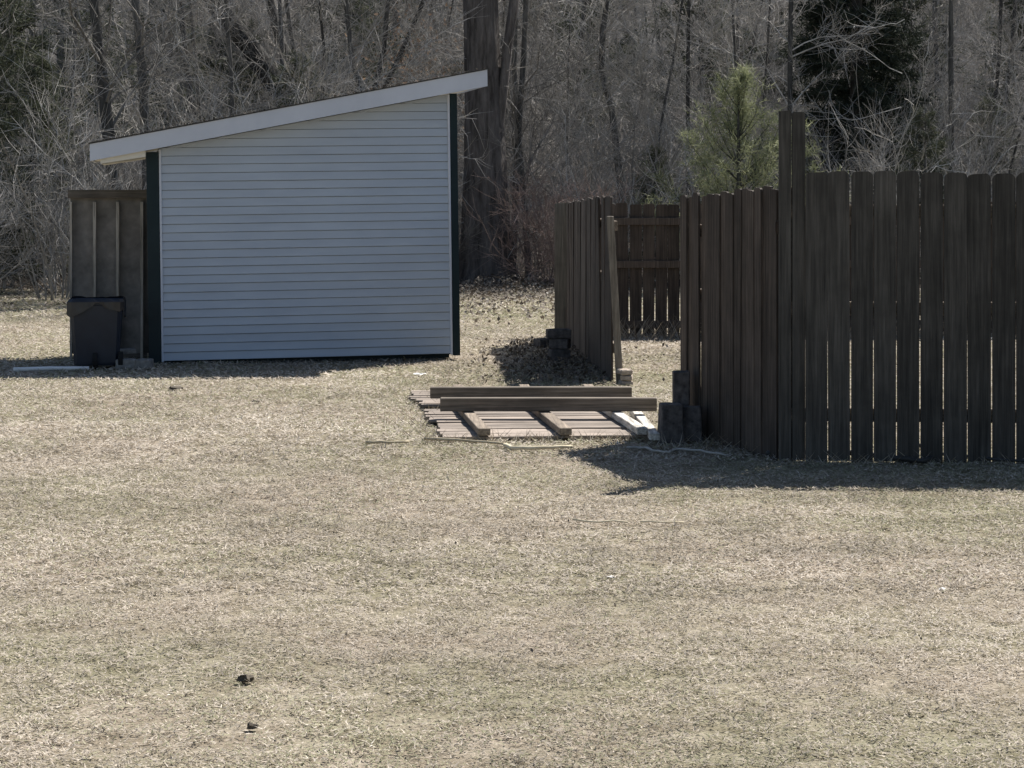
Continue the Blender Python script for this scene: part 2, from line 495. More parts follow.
def shed():
    root = empty('shed', FL, rot=(0, math.radians(-.75), math.atan2(FR.y - FL.y, FR.x - FL.x)))
    tag(root, 'small pale grey vinyl sided shed with a sloping white edged roof and dark green corners', 'shed')

    def siding(length, o, u, nrm, cut, name, mat):
        bm = bmesh.new()
        o, u, nrm = Vector(o), Vector(u), Vector(nrm)
        row = .0842
        z = .03; k = 0
        rng = random.Random(3)
        while z < 3.0:
            j = rng.uniform(-.0012, .0012)
            prof = [(-.016, z + .005), (.010 + j, z), (.0155 + j, z + .003), (.015 + j, z + .009), (.003, z + row - .0035), (-.012, z + row - .002)]
            seg = 7
            rings = []
            for i in range(seg + 1):
                t = i / seg * length
                wob = rng.uniform(-.0016, .0016)
                rings.append([bm.verts.new(o + u * t + nrm * (a + (wob if a > .002 else 0)) + Vector((0, 0, b))) for a, b in prof])
            for i in range(seg):
                for a in range(len(prof) - 1):
                    bm.faces.new((rings[i][a], rings[i + 1][a], rings[i + 1][a + 1], rings[i][a + 1]))
            z += row; k += 1
        co, no = cut
        bmesh.ops.bisect_plane(bm, geom=bm.verts[:] + bm.edges[:] + bm.faces[:], plane_co=co, plane_no=no, clear_outer=True)
        me = bpy.data.meshes.new(name); bm.to_mesh(me); bm.free()
        me.materials.append(mat)
        ob = bpy.data.objects.new(name, me); C.objects.link(ob); ob.parent = root
        return ob

    cut = ((0, 0, ZR0 - .004), Vector((-SLOPE, 0, 1)).normalized())
    siding(SW, (0, 0, 0), (1, 0, 0), (0, -1, 0), cut, 'front_wall', M['siding'])
    siding(SW, (SW, SD, 0), (-1, 0, 0), (0, 1, 0), cut, 'back_wall', M['siding'])
    siding(SD, (SW, 0, 0), (0, 1, 0), (1, 0, 0), cut, 'side_wall', M['siding'])
    siding(SD, (0, SD, 0), (0, -1, 0), (-1, 0, 0), cut, 'side_wall', M['dark_siding'])['label'] = 'dark side wall of green-black siding below the eave'
    core = MB()                                # framed body behind the siding, dark to paint shadow lines between the courses
    core.prism([(.02, .02), (SW - .02, .02), (SW - .02, ZR0 + SLOPE * SW - .03), (.02, ZR0 - .03)], (0, .02, 0), (1, 0, 0), (0, 0, 1), (0, SD - .04, 0))
    core.build('wall_frame', M['dark_siding'], root)
    sk = MB(); sk.box((SW / 2, SD / 2, .012), (SW - .06, SD - .06, .05)); sk.build('skid', M['dark_siding'], root)
    # corner boards: dark green, with a pale channel strip beside the siding
    for x0, x1, y in ((-.125, -.004, 0), (SW + .004, SW + .075, 0)):
        zt = ZR0 + SLOPE * (x0 if x0 < 0 else x1) - .012
        c = MB(); c.box(((x0 + x1) / 2, .028, zt / 2 + .004), (x1 - x0, .105, zt - .01)); c.build('corner_post', M['green'], root, bevel=.004)
    for x, zt in ((.010, ZR0), (SW - .012, ZR0 + SLOPE * SW)):
        c = MB(); c.box((x, -.015, zt / 2 + .004), (.022, .024, zt - .03)); c.build('trim_strip', M['fascia'], root, bevel=.003)
    # roof
    x0, x1, y0, y1 = -.665, SW + .36, -.20, SD + .12
    s = (x1 - x0) * SLOPE
    zb = ZR0 + SLOPE * x0                      # underside at the low end
    rf = MB()
    t = .165
    rf.prism([(x0 - .012, zb + t + .003 - .012 * SLOPE), (x1 + .012, zb + t + .003 + s + .012 * SLOPE), (x1 + .012, zb + t + .013 + s), (x0 - .012, zb + t + .013)],
             (0, y0 - .015, 0), (1, 0, 0), (0, 0, 1), (0, y1 - y0 + .03, 0))
    roof = rf.build('roof', M['shingle'], root)
    for ya in (y0, y1 - .022):
        fa = MB()
        fa.prism([(x0, zb), (x1, zb + s), (x1, zb + t + s), (x0, zb + t)], (0, ya, 0), (1, 0, 0), (0, 0, 1), (0, .022, 0))
        fa.build('fascia', M['fascia'], roof)
    for xa, za in ((x0, zb), (x1 - .022, zb + s - .022 * SLOPE)):
        fb = MB()
        fb.prism([(0, 0), (y1 - y0 - .048, 0), (y1 - y0 - .048, t), (0, t)], (xa, y0 + .024, za + .002), (0, 1, 0), (0, 0, 1), (.022, 0, .022 * SLOPE))
        fb.build('fascia', M['fascia'], roof)
    so = MB()
    so.prism([(x0 + .026, zb + .026 * SLOPE + .012), (x1 - .026, zb + s - .026 * SLOPE + .012), (x1 - .026, zb + s + .02), (x0 + .026, zb + .026 * SLOPE + .02)],
             (0, y0 + .026, 0), (1, 0, 0), (0, 0, 1), (0, y1 - y0 - .052, 0))
    so.build('soffit', M['soffit'], roof)
    ev = MB()
    ev.prism([(x0 + .10, zb + .10 * SLOPE - .045), (-.13, zb + (-.13 - x0) * SLOPE - .06), (-.13, zb + (-.13 - x0) * SLOPE + .010), (x0 + .10, zb + .10 * SLOPE + .010)],
             (0, y0 + .04, 0), (1, 0, 0), (0, 0, 1), (0, y1 - y0 - .1, 0))
    ev.build('eave_box', M['soffit'], roof)
    # dead leaves and twigs caught on the roof edge
    nd = 150
    xx = RS.uniform(x0, x1, nd); yy = RS.uniform(y0 - .01, y0 + .5, nd)
    zz = zb + t + .016 + (xx - x0) * SLOPE
    c = np.stack([xx, yy, zz], -1); u = RS.normal(size=(nd, 3)) * .02; u[:, 2] = np.abs(u[:, 2]); v = RS.normal(size=(nd, 3)) * .012; v[:, 2] = np.abs(v[:, 2])
    tri_cloud('leaf_debris', np.stack([c, c + u, c + v], 1), M['litter'], RS.rand(nd) * .6, kind='stuff', parent=roof)


shed()

# ------------------------------------------------------------------ plywood wall beside the shed
def plywood_wall():
    a = math.radians(9)
    p = gp(70, 360)
    root = empty('plywood_wall', p, a)
    tag(root, 'weathered plywood wall with upright pale studs standing beside the shed', 'plywood wall')
    W, H = .80, 1.72
    b = MB(); b.box((W / 2, .02, H / 2), (W - .01, .014, H - .12)); b.build('plywood_sheet', M['plywood'], root)
    for i, x in enumerate((.012, .245, .475, .715)):
        s = MB(); s.box((x, -.036, (H - .12) / 2), (.030 if i else .022, .088, H - .13)); s.build('stud', M['stud'], root, bevel=.002)
    t = MB(); t.box((W / 2 - .005, -.02, H - .045), (W + .03, .13, .085)); t.build('top_plate', M['stud_dark'], root, bevel=.004)
    t = MB(); t.box((W + .045, .16, H / 2 + .02), (.10, .03, H + .02)); t.build('shade_board', M['dark_siding'], root)  # dark board added to stand for the shadowed interior past the end stud
    t = MB(); t.box((W / 2, -.036, .04), (W - .07, .07, .05)); t.build('bottom_plate', M['stud_dark'], root, bevel=.003)


plywood_wall()


# ------------------------------------------------------------------ wheeled bin
def bin_cart():
    p = gp(97, 368)
    root = empty('wheeled_bin', p, math.radians(8))
    tag(root, 'black wheeled rubbish bin with a bag hanging over its rim by the plywood wall', 'rubbish bin')
    H = .66
    bm = bmesh.new()
    rings = []
    prof = [(0.04, .205, .19), (.07, .212, .197), (.35, .228, .22), (.62, .243, .24), (.63, .249, .246), (H, .251, .248), (H, .240, .236), (.55, .235, .23)]
    for z, hx, hy in prof:
        ring = []
        for sx, sy in ((-1, -1), (1, -1), (1, 1), (-1, 1)):
            c = .035
            pts = [(sx * hx, sy * (hy - c)), (sx * (hx - c), sy * hy)]
            if sx * sy > 0: pts = pts[::-1]
            for q in (pts if (sx, sy) in ((-1, -1), (1, 1)) else pts):
                ring.append(q)
        ring.sort(key=lambda q: math.atan2(q[1], q[0]))
        rings.append([bm.verts.new((x + random.uniform(-.006, .006), y + random.uniform(-.006, .006), z + (random.uniform(-.014, .008) if z > .6 else 0))) for x, y in ring])
    for a, b in zip(rings, rings[1:]):
        for i in range(8):
            bm.faces.new((a[i], a[(i + 1) % 8], b[(i + 1) % 8], b[i]))
    bm.faces.new(rings[0][::-1])
    bm.faces.new(rings[-1])
    me = bpy.data.meshes.new('body'); bm.to_mesh(me); bm.free(); me.materials.append(M['bin'])
    o = bpy.data.objects.new('body', me); C.objects.link(o); o.parent = root
    # bag folded over the rim, ragged lower hem
    rng = random.Random(4)
    b = bmesh.new(); n = 44; top = []; mid = []; low = []
    for i in range(n):
        t = i / n * 2 * math.pi
        cx, cy = math.cos(t), math.sin(t)
        k = 1 / max(abs(cx) / .262, abs(cy) / .258)
        hem = .10 + .05 * math.sin(2 * t + 1) + .03 * math.sin(5 * t) + rng.uniform(-.012, .012)
        f = 1 + rng.uniform(-.004, .035)
        top.append(b.verts.new((cx * k * .96, cy * k * .96, H + .012 + rng.uniform(-.004, .012))))
        mid.append(b.verts.new((cx * k * f * 1.01, cy * k * f * 1.01, H - .01)))
        low.append(b.verts.new((cx * k * (f + rng.uniform(-.02, .03)) * .99, cy * k * (f + rng.uniform(-.01, .03)) * .99, H - hem)))
    for i in range(n):
        j = (i + 1) % n
        b.faces.new((top[i], top[j], mid[j], mid[i])); b.faces.new((mid[i], mid[j], low[j], low[i]))
    me = bpy.data.meshes.new('bag'); b.to_mesh(me); b.free(); me.materials.append(M['bag'])
    o = bpy.data.objects.new('bag', me); C.objects.link(o); o.parent = root
    for x in (-.0, .0):
        pass
    for x in (-.03, .21):
        w = MB()
        w.tube([(x, -.18, .085), (x + .045, -.18, .085)], [.085, .085], 16, cap=True)
        wh = w.build('wheel', M['tyre'], root, bevel=.004)
        h = MB(); h.tube([(x - .004, -.18, .085), (x + .049, -.18, .085)], [.04, .04], 12, cap=True); h.build('hub', M['bin'], wh)
    ax = MB(); ax.tube([(-.03, -.18, .085), (.25, -.18, .085)], [.012, .012], 8, cap=True); ax.build('axle', M['iron'], root)
    hd = MB(); hd.tube([(.1, .27, .63), (.1, .33, .65), (-.1, .33, .65), (-.1, .27, .63)], [.014] * 4, 8, cap=True); hd.build('handle', M['bin'], root)


bin_cart()


# ------------------------------------------------------------------ blocks
def block(name, p, size, rz, mat, label, cat, group=None, hollow=True, tilt=0, taper=0.0):
    """a concrete block with its two cores, standing or lying"""
    root_bm = bmesh.new()
    sx, sy, sz = size
    m = MB()
    if hollow:
        t = min(sx, sy) * .2
        m.box((0, -sy / 2 + t / 2, sz / 2), (sx, t, sz)); m.box((0, sy / 2 - t / 2, sz / 2), (sx, t, sz))
        for x in (-sx / 2 + t / 2, 0, sx / 2 - t / 2):
            m.box((x, 0, sz / 2 - .0015), (t, sy - 2 * t + .004, sz - .004))
    else:
        m.box((0, 0, sz / 2), size)
    root_bm.free()
    o = m.build(name, mat, None, bevel=.008)
    bm = bmesh.new(); bm.from_mesh(o.data)
    bmesh.ops.subdivide_edges(bm, edges=[e for e in bm.edges if e.calc_length() > .03], cuts=3, use_grid_fill=True)
    rg = random.Random(int(p[0] * 1000))
    for v in bm.verts:
        k = 1 + taper * (.5 - v.co.z / sz)
        v.co = Vector((v.co.x * k + rg.uniform(-.0025, .0025), v.co.y * k + rg.uniform(-.0025, .0025), v.co.z + rg.uniform(-.0025, .0025)))
    bm.to_mesh(o.data); bm.free()
    o.location = p; o.rotation_euler = (tilt, 0, rz)
    return tag(o, label, cat, group)


G = 'concrete blocks lying about the yard'
p = gp(124, 370); block('concrete_block', p + Vector((0, .1, 0)), (.19, .17, .10), .15, M['concrete'], 'grey concrete block just beside the wheeled bin', 'concrete block', G)
p = gp(142, 370); block('concrete_block', p + Vector((0, .12, 0)), (.15, .17, .095), -.1, M['concrete'], 'grey concrete block against the dark green shed corner', 'concrete block', G)
p = gp(117, 366); block('concrete_block', p + Vector((.06, .2, .103)), (.17, .15, .05), .3, M['concrete'], 'thin concrete slab topping the blocks near the bin', 'concrete slab', G, hollow=False)

G2 = 'dark blocks stacked at the foot of the fences'
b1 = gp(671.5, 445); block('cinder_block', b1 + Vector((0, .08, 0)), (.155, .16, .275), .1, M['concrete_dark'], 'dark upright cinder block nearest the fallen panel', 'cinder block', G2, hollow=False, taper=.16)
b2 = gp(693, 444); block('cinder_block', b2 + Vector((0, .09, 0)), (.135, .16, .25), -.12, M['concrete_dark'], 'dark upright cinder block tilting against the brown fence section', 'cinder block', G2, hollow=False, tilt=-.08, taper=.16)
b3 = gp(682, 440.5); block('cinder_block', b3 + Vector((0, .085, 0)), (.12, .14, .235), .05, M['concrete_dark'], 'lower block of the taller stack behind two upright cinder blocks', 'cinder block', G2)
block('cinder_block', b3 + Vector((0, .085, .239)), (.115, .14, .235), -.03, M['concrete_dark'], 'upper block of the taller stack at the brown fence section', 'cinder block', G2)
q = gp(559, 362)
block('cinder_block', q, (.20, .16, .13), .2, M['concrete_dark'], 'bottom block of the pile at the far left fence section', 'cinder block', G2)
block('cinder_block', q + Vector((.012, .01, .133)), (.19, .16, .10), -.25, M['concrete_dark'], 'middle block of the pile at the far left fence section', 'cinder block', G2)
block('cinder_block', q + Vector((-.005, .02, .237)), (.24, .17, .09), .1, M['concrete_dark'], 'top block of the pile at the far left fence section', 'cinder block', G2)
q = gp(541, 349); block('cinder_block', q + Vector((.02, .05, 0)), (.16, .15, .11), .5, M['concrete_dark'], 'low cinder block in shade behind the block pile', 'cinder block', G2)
G3 = 'pale bricks stacked by the leaning post'
q = gp(626, 386)
for i, (dx, rz) in enumerate(((0, .12), (.008, -.1), (-.012, .2))):
    block('brick', q + Vector((dx, .06, i * .049)), (.105, .20, .045), rz, M['brick'],
          ('bottom pale brick of the stack at the leaning post', 'middle pale brick of the stack at the leaning post', 'top pale brick of the stack at the leaning post')[i], 'brick', G3, hollow=False)


# ------------------------------------------------------------------ picket fences
def picket_poly(w, h, rng, ear=.028):
    j = lambda: rng.uniform(-.004, .004)
    if ear == 0:
        return [(0, 0), (w, 0), (w, h + j()), (0, h + j())]
    return [(0, 0), (w, 0), (w, h - ear + j()), (w - ear * .30, h - ear * .35 + j()), (w - ear * .95, h + j()), (ear * .95, h + j()), (ear * .30, h - ear * .35 + j()), (0, h - ear + j())]


def pickets(m, a, b, ha, hb, pw, gap, rng, ear=.028, thick=.016, lean=.004, bot=.0, hj=.012, yj=.003, warp=.02):
    """row of pickets from ground point a to b, facing the side on the right hand of a->b"""
    a, b = Vector(a), Vector(b)
    d = (b - a); Ln = d.length; u = d / Ln
    nrm = Vector((u.y, -u.x, 0))
    x = 0.0
    while x < Ln - pw * .5:
        w = pw * rng.uniform(.96, 1.03)
        h = ha + (hb - ha) * (x / Ln) + rng.uniform(-hj, hj)
        z0 = bot + rng.uniform(-.02, .012)
        o = a + u * x + nrm * rng.uniform(-yj, yj) + Vector((0, 0, z0))
        up = Vector((0, 0, 1)) + u * rng.gauss(0, lean) + nrm * rng.gauss(0, lean)
        uu = (u + nrm * rng.uniform(-warp, warp)).normalized()
        m.prism(picket_poly(w, h - z0, rng, ear), o, uu, up, -nrm * thick)
        x += w + gap * rng.choice((.75, .9, 1, 1, 1.2))
    return u, nrm


def rail(a, b, z, off, nrm, size, name, mat, parent, dz=0):
    a, b = Vector(a), Vector(b)
    d = b - a; u = d.normalized()
    m = MB()
    R = Matrix((u, Vector((-u.y, u.x, 0)), Vector((0, 0, 1)))).transposed()
    c = (a + b) / 2 + nrm * off + Vector((0, 0, z))
    m.box((0, 0, 0), (d.length, size[0], size[1]))
    o = m.build(name, mat, parent, bevel=.004)
    o.matrix_local = Matrix.Translation(c) @ R.to_4x4()
    return o


def post(m, p, h, s=.09, rng=None):
    m.box((p[0], p[1], h / 2), (s, s, h))


FG = 'sections of the old picket fence'
# front section, facing the lawn
rng = random.Random(21)
A = Vector((ap(805.5, 462, 14.05).x, 14.05, 0)); B = Vector((7.9, 13.66, 0))
fr = empty('picket_fence', A)
tag(fr, 'dark grey brown picket fence with clipped tops along the shaded lawn edge', 'picket fence', FG)
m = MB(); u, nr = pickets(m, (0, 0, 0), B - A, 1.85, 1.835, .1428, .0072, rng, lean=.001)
m.build('picket_panel', M['picket_front'], fr)
tp = MB()
tl = Vector((ap(779.5, 462, 14.06).x, 14.07, 0)) - A
for x, w, h in ((0, .076, 2.235), (.084, .082, 2.225)):
    tp2 = MB(); tp2.prism(picket_poly(w, h, rng, .008), tl + Vector((x, 0, .01)), (1, 0, 0), (0, 0, 1), (0, .04, 0))
    tp2.build('tall_post_board', M['picket_front'], fr)
for z in (.30, .98, 1.60):
    rail((-.16, .02, 0), (B - A) + Vector((0, .0, 0)), z, -.036, nr, (.038, .088), 'rail', M['rail'], fr)
for x in (-.10, 2.2, 4.6):
    pm = MB(); pp = u * x - nr * .10; pm.box((pp.x, pp.y, .88), (.088, .088, 1.76)); pm.build('post', M['rail'], fr, bevel=.005)

# side section running back from the tall corner
A2 = Vector((ap(681.5, 440, 15.6).x, 15.6, 0)); B2 = Vector((ap(775.5, 457, 14.13).x, 14.13, 0))
sd = empty('picket_fence', A2)
tag(sd, 'red brown fence section standing edge on behind the cinder blocks', 'picket fence', FG)
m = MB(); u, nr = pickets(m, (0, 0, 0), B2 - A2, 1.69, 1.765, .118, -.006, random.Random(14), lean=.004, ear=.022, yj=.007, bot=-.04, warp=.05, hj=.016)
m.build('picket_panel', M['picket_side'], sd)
for z in (.32, 1.0, 1.45):
    rail((0, 0, 0), B2 - A2, z, -.036, nr, (.038, .088), 'rail', M['rail'], sd)
pm = MB(); pp = (B2 - A2) * .84 - nr * .10; pm.box((pp.x, pp.y, .8), (.085, .085, 1.6)); pm.build('post', M['rail'], sd, bevel=.005)
hg = MB(); hp = (B2 - A2) + Vector((.022, 0, 1.50)); hg.box(hp, (.05, .03, .07)); hg.box(hp + Vector((.0, -.018, 0)), (.022, .02, .09)); hg.build('hinge', M['iron'], sd, bevel=.003)

# far left section running back towards the woods
A3 = Vector((.60, 24.6, 0)); B3 = Vector((.885, 19.75, 0))
lf = empty('picket_fence', A3)
tag(lf, 'weathered fence section leaning beside the pile of cinder blocks', 'picket fence', FG)
m = MB()
MID = Vector((.93, 22.2, 0)) - A3
rng2 = random.Random(5)
E3 = B3 - A3
u, nr = pickets(m, (0, 0, 0), E3 * .49, 1.57, 1.62, .21, -.012, rng2, lean=.006, yj=.002, ear=.02, warp=.006)
pickets(m, E3 * .48 + Vector((.004, 0, 0)), E3, 1.63, 1.665, .21, -.012, rng2, lean=.006, yj=.002, ear=.02, warp=.006)
m.build('picket_panel', M['picket_side'], lf)
for z in (.3, .9, 1.4):
    rail((0, 0, 0), E3, z, -.045, nr, (.038, .088), 'rail', M['rail'], lf)
e = MB()
e.prism(picket_poly(.145, 1.565, rng2, .02), (-.125, -.03, 0), (1, .02, 0), (0, 0, 1), (0, .02, 0))
e.build('end_board', M['picket_pale'], lf)['label'] = 'paler board closing the far end'
pm = MB()
pm.prism([(0, 0), (.062, 0), (.062, 1.49), (0, 1.49)], E3 + Vector((.04, -.29, 0)), (1, .1, 0), (-.055, .05, 1), (0, .085, 0))
pm.build('leaning_post', M['picket_pale'], lf, bevel=.005)['label'] = 'paler post leaning at the near end'

# back section closing the yard
A4 = Vector((.62, 25.6, 0)); B4 = Vector((6.6, 25.9, 0))
bk = empty('picket_fence', A4)
tag(bk, 'low dark fence section with three rails across the back of the yard', 'picket fence', FG)
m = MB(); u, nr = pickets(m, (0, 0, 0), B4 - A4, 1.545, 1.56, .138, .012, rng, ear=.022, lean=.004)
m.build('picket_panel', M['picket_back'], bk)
for z in (.14, .84, 1.34):
    rail((0, 0, 0), B4 - A4, z, .022, nr, (.036, .085), 'rail', M['picket_back'], bk)
for x in (.1, 2.5, 4.9):
    pm = MB(); pp = u * x - nr * .065; pm.box((pp.x, pp.y, .76), (.088, .088, 1.52)); pm.build('post', M['rail'], bk, bevel=.005)


# ------------------------------------------------------------------ fallen fence panels and beams
def fallen():
    rng = random.Random(9)
    a = math.radians(2.5)
    o = gp(444, 442)
    root = empty('fallen_fence_panel', o, a)
    tag(root, 'fallen fence panel of reddish boards lying flat on the lawn', 'fence panel', 'fallen fence panels')
    m = MB()
    y = 0.0; k = 0
    while y < 1.75:
        w = .138
        x0 = rng.uniform(-.035, .02) - .07 * y
        L = 1.43 + rng.uniform(-.02, .03)
        z = .030 + rng.uniform(0, .006)
        tl, tw = rng.uniform(-.03, .03), rng.uniform(-.012, .012)
        R = Matrix.Rotation(tl, 3, 'X') @ Matrix.Rotation(tw * .5, 3, 'Y') @ Matrix.Rotation(rng.uniform(-.006, .006), 3, 'Z')
        m.box((x0 + L / 2, y + w / 2, z), (L, w, .017), R)
        y += w + rng.choice((.001, .003, .004, .014))
        k += 1
    m.build('board_panel', M['plank_red'], root, bevel=.002)
    for x, wd, mt, sh in ((.27, .085, 'batten_wood', 0), (.83, .085, 'batten_wood', .01), (1.36, .075, 'batten_white', 0)):
        r = MB()
        R = Matrix.Rotation(math.radians(4.2 + sh), 3, 'Z')
        r.box((x - .06, .86, .072), (wd, 1.82, .05), R)
        r.build('batten', M[mt], root, bevel=.004)
    # second, more weathered panel behind it
    o2 = gp(423, 411)
    r2 = empty('fallen_fence_panel', o2 + Vector((0, .02, 0)), math.radians(1))
    tag(r2, 'weathered fence panel lying flat behind the reddish fallen panel', 'fence panel', 'fallen fence panels')
    m = MB(); y = 0
    for i in range(9):
        L = 1.55 + rng.uniform(-.03, .05)
        R = Matrix.Rotation(rng.uniform(-.04, .04), 3, 'X') @ Matrix.Rotation(rng.uniform(-.01, .01), 3, 'Z')
        m.box((L / 2 - .03 * i / 3 + (-.0 if i < 3 else -.06) + rng.uniform(-.03, .02), y + .07, .026 + rng.uniform(0, .01)), (L, .137, .017), R)
        y += .138 + rng.choice((.006, .012, .02))
    m.build('board_panel', M['plank_red'], r2, bevel=.002)
    for x in (.28, .84, 1.38):
        q = MB(); q.box((x, .66, .062), (.085, 1.36, .045), Matrix.Rotation(.03, 3, 'Z')); q.build('batten', M['batten_wood'], r2, bevel=.004)
    # loose pale batten lying next to the panel
    p = gp(634, 411, .05); q = gp(655, 437, .05)
    b = MB(); d = (q - p); R = Matrix.Rotation(math.atan2(-d.x, d.y), 3, 'Z')
    b.box((0, 0, 0), (.07, d.length, .05), R)
    ob = b.build('loose_batten', M['batten_white'], None, bevel=.004, loc=(p + q) / 2)
    tag(ob, 'pale flaking batten lying loose between the fallen panel and cinder blocks', 'batten')
    # beams laid across
    for (x0, x1, yb, zb, h, rz, lab) in ((430, 632, 398.5, .09, .088, .012, 'long weathered beam lying across the panels, farther from the lawn'),
                                          (440, 657, 411.5, .101, .098, .004, 'long weathered beam lying across the panels, closer to the lawn')):
        p = gp(x0, yb, zb); q = gp(x1, yb, zb)
        b = MB(); c = (p + q) / 2
        b.box((0, 0, 0), ((q - p).length, .092, h))
        ob = b.build('wooden_beam', M['beam_wood'], None, bevel=.006)
        ob.location = c + Vector((0, .046, h / 2)); ob.rotation_euler = (0, 0, rz)
        tag(ob, lab, 'beam', 'beams on the fallen panels')


fallen()


# ------------------------------------------------------------------ small things on the lawn
def lying(name, pix, rad, mat, label, cat, group=None, z=.03, sides=6, sub=3):
    pts = [gp(x, y) for x, y in pix]
    rng = random.Random(len(label))
    out = []
    for i in range(len(pts) - 1):
        for k in range(sub):
            t = k / sub
            q = pts[i].lerp(pts[i + 1], t); q += Vector((rng.uniform(-.006, .006), rng.uniform(-.02, .02), rng.uniform(0, .006)))
            out.append(q)
    out.append(pts[-1].copy())
    c = out[0].copy(); c.z = 0
    n = len(out)
    m = MB(); m.tube([q - c + Vector((0, 0, z)) for q in out], [rad * (1 - .3 * i / n) for i in range(n)], sides, cap=True)
    o = m.build(name, M[mat], None, smooth=True, loc=c)
    return tag(o, label, cat, group)


SG = 'sticks lying in front of the fallen panel'
lying('stick', [(366, 447), (388, 447), (409, 446)], .011, 'stick', 'short brown stick alone on the lawn, farthest from the fence', 'stick', SG)
lying('stick', [(425, 443), (470, 446), (508, 449)], .011, 'stick', 'thin brown stick lying along the edge of the fallen panel', 'stick', SG)
lying('stick', [(505, 450), (515, 453.5), (540, 453), (572, 451)], .016, 'stick_pale', 'thick bleached stick with a bend pointing into the fence shadow', 'stick', SG)
lying('cable', [(628, 453), (645, 452), (654, 456), (670, 457.5), (675, 454), (700, 456), (726, 460)], .010, 'cable', 'grey cable snaking through the fence shadow below the cinder blocks', 'cable', sub=4)
lying('hose', [(768, 459), (800, 457), (850, 457.5), (880, 461), (905, 464), (922, 466), (931, 463), (931, 456), (926, 451), (918, 450)], .02, 'hose', 'black hose looped on the ground below the front pickets', 'hose', sub=4, sides=8)
lying('hose', [(940, 459), (970, 462), (1000, 465), (1040, 467)], .012, 'hose', 'straight black hose running along the base of the front pickets', 'hose', sub=4)
lying('white_pipe', [(14, 373), (50, 372), (89, 371.3)], .022, 'pvc', 'white plastic pipe lying in the shade in front of the bin', 'pipe', z=.03, sides=10, sub=1)


def scrap(px, py, s, name, mat, label, cat, group=None, flat=.4, seed=0):
    rng = random.Random(seed + int(px))
    bm = bmesh.new(); bmesh.ops.create_icosphere(bm, subdivisions=2, radius=1)
    for v in bm.verts:
        k = 1 + rng.uniform(-.35, .35)
        v.co = Vector((v.co.x * s * k * 1.2, v.co.y * s * k, max(v.co.z, -.3) * s * flat * k))
    me = bpy.data.meshes.new(name); bm.to_mesh(me); bm.free(); me.materials.append(M[mat])
    o = bpy.data.objects.new(name, me); C.objects.link(o); o.location = gp(px, py) + Vector((0, 0, .012 + s * .1))
    return tag(o, label, cat, group)


CG = 'dark clods on the lawn'
scrap(245, 684, .024, 'soil_clod', 'dirt', 'larger dark soil clod on the dry lawn close to the camera', 'clod', CG, .8)
scrap(252, 731, .016, 'soil_clod', 'dirt', 'small round dark clod nearest the bottom edge of the lawn', 'clod', CG, .8)
scrap(175, 390.5, .055, 'soil_clod', 'dirt', 'flat dark clod on the grass in front of the shed wall', 'clod', CG, .35)
scrap(256, 403.5, .035, 'soil_clod', 'dirt', 'flat dark clod on the grass below the middle of the shed', 'clod', CG, .3)
scrap(420, 376, .05, 'paper_scrap', 'paper', 'white scrap of paper on the grass between shed and fallen panel', 'paper scrap', 'white scraps on the lawn', .25)
scrap(611, 580, .017, 'paper_scrap', 'paper', 'tiny white scrap on the dry lawn below the fence shadow tip', 'paper scrap', 'white scraps on the lawn', .3)
scrap(943, 592, .014, 'paper_scrap', 'paper', 'tiny white speck of paper on the lawn far out from the fence', 'paper scrap', 'white scraps on the lawn', .4)
lying('straw', [(573, 526), (600, 527.5), (628, 528)], .0065, 'stick_pale', 'long pale straw on the lawn, first of a line', 'straw', 'pale straws on the lawn', z=.03, sub=2, sides=4)
lying('straw', [(640, 528), (662, 528.5), (684, 528)], .005, 'stick_pale', 'thinner pale straw continuing the line on the lawn', 'straw', 'pale straws on the lawn', z=.03, sub=2, sides=4)


def weeds():
    n = 900
    x = RS.uniform(.8, 6.4, n); y = 25.35 - np.abs(RS.normal(0, .22, n))
    h = RS.uniform(.08, .34, n)
    az = RS.uniform(0, 2 * np.pi, n); d = np.stack([np.cos(az) * .8, np.sin(az) * .4, np.ones(n) * .9], -1)
    b = np.stack([x, y, np.zeros(n)], -1); sdv = np.stack([np.ones(n), np.zeros(n), np.zeros(n)], -1) * .006
    P = np.stack([b - sdv, b + sdv, b + d * h[:, None]], 1)
    # dead growth by the cinder blocks, along the shed foot and along the left section
    m = 1100
    x2 = np.concatenate([RS.uniform(-.6, .95, 200), RS.uniform(-.85, -.5, 100), RS.uniform(.0, .85, 500), RS.uniform(.95, 1.75, 150), RS.uniform(1.8, 4.6, 150)])
    y2 = np.concatenate([RS.normal(15.1, .04, 200), RS.uniform(15.2, 18.5, 100), RS.uniform(19.6, 24.6, 500), RS.uniform(14.4, 15.4, 150), RS.uniform(13.85, 13.98, 150)])
    az = RS.uniform(0, 2 * np.pi, m); h2 = RS.uniform(.04, .13, m)
    d = np.stack([np.cos(az), np.sin(az), np.ones(m) * .8], -1)
    b = np.stack([x2, y2, np.zeros(m)], -1); s2 = np.stack([np.ones(m), np.zeros(m), np.zeros(m)], -1) * .004
    P = np.concatenate([P, np.stack([b - s2, b + s2, b + d * h2[:, None]], 1)])
    o = tri_cloud('weeds', P, M['weed'], RS.rand(n + m))
    tag(o, 'tangled dry weeds growing along the foot of the fences', 'weeds', kind='stuff')


weeds()


# ------------------------------------------------------------------ trees
def branch_poly(p, d, L, n, rng, wander=.12, lift=.06):
    pts = [Vector(p)]
    d = Vector(d).normalized()
    for i in range(n):
        d = (d + Vector((rng.gauss(0, wander), rng.gauss(0, wander), rng.gauss(0, wander) + lift))).normalized()
        pts.append(pts[-1] + d * (L / n))
    return pts


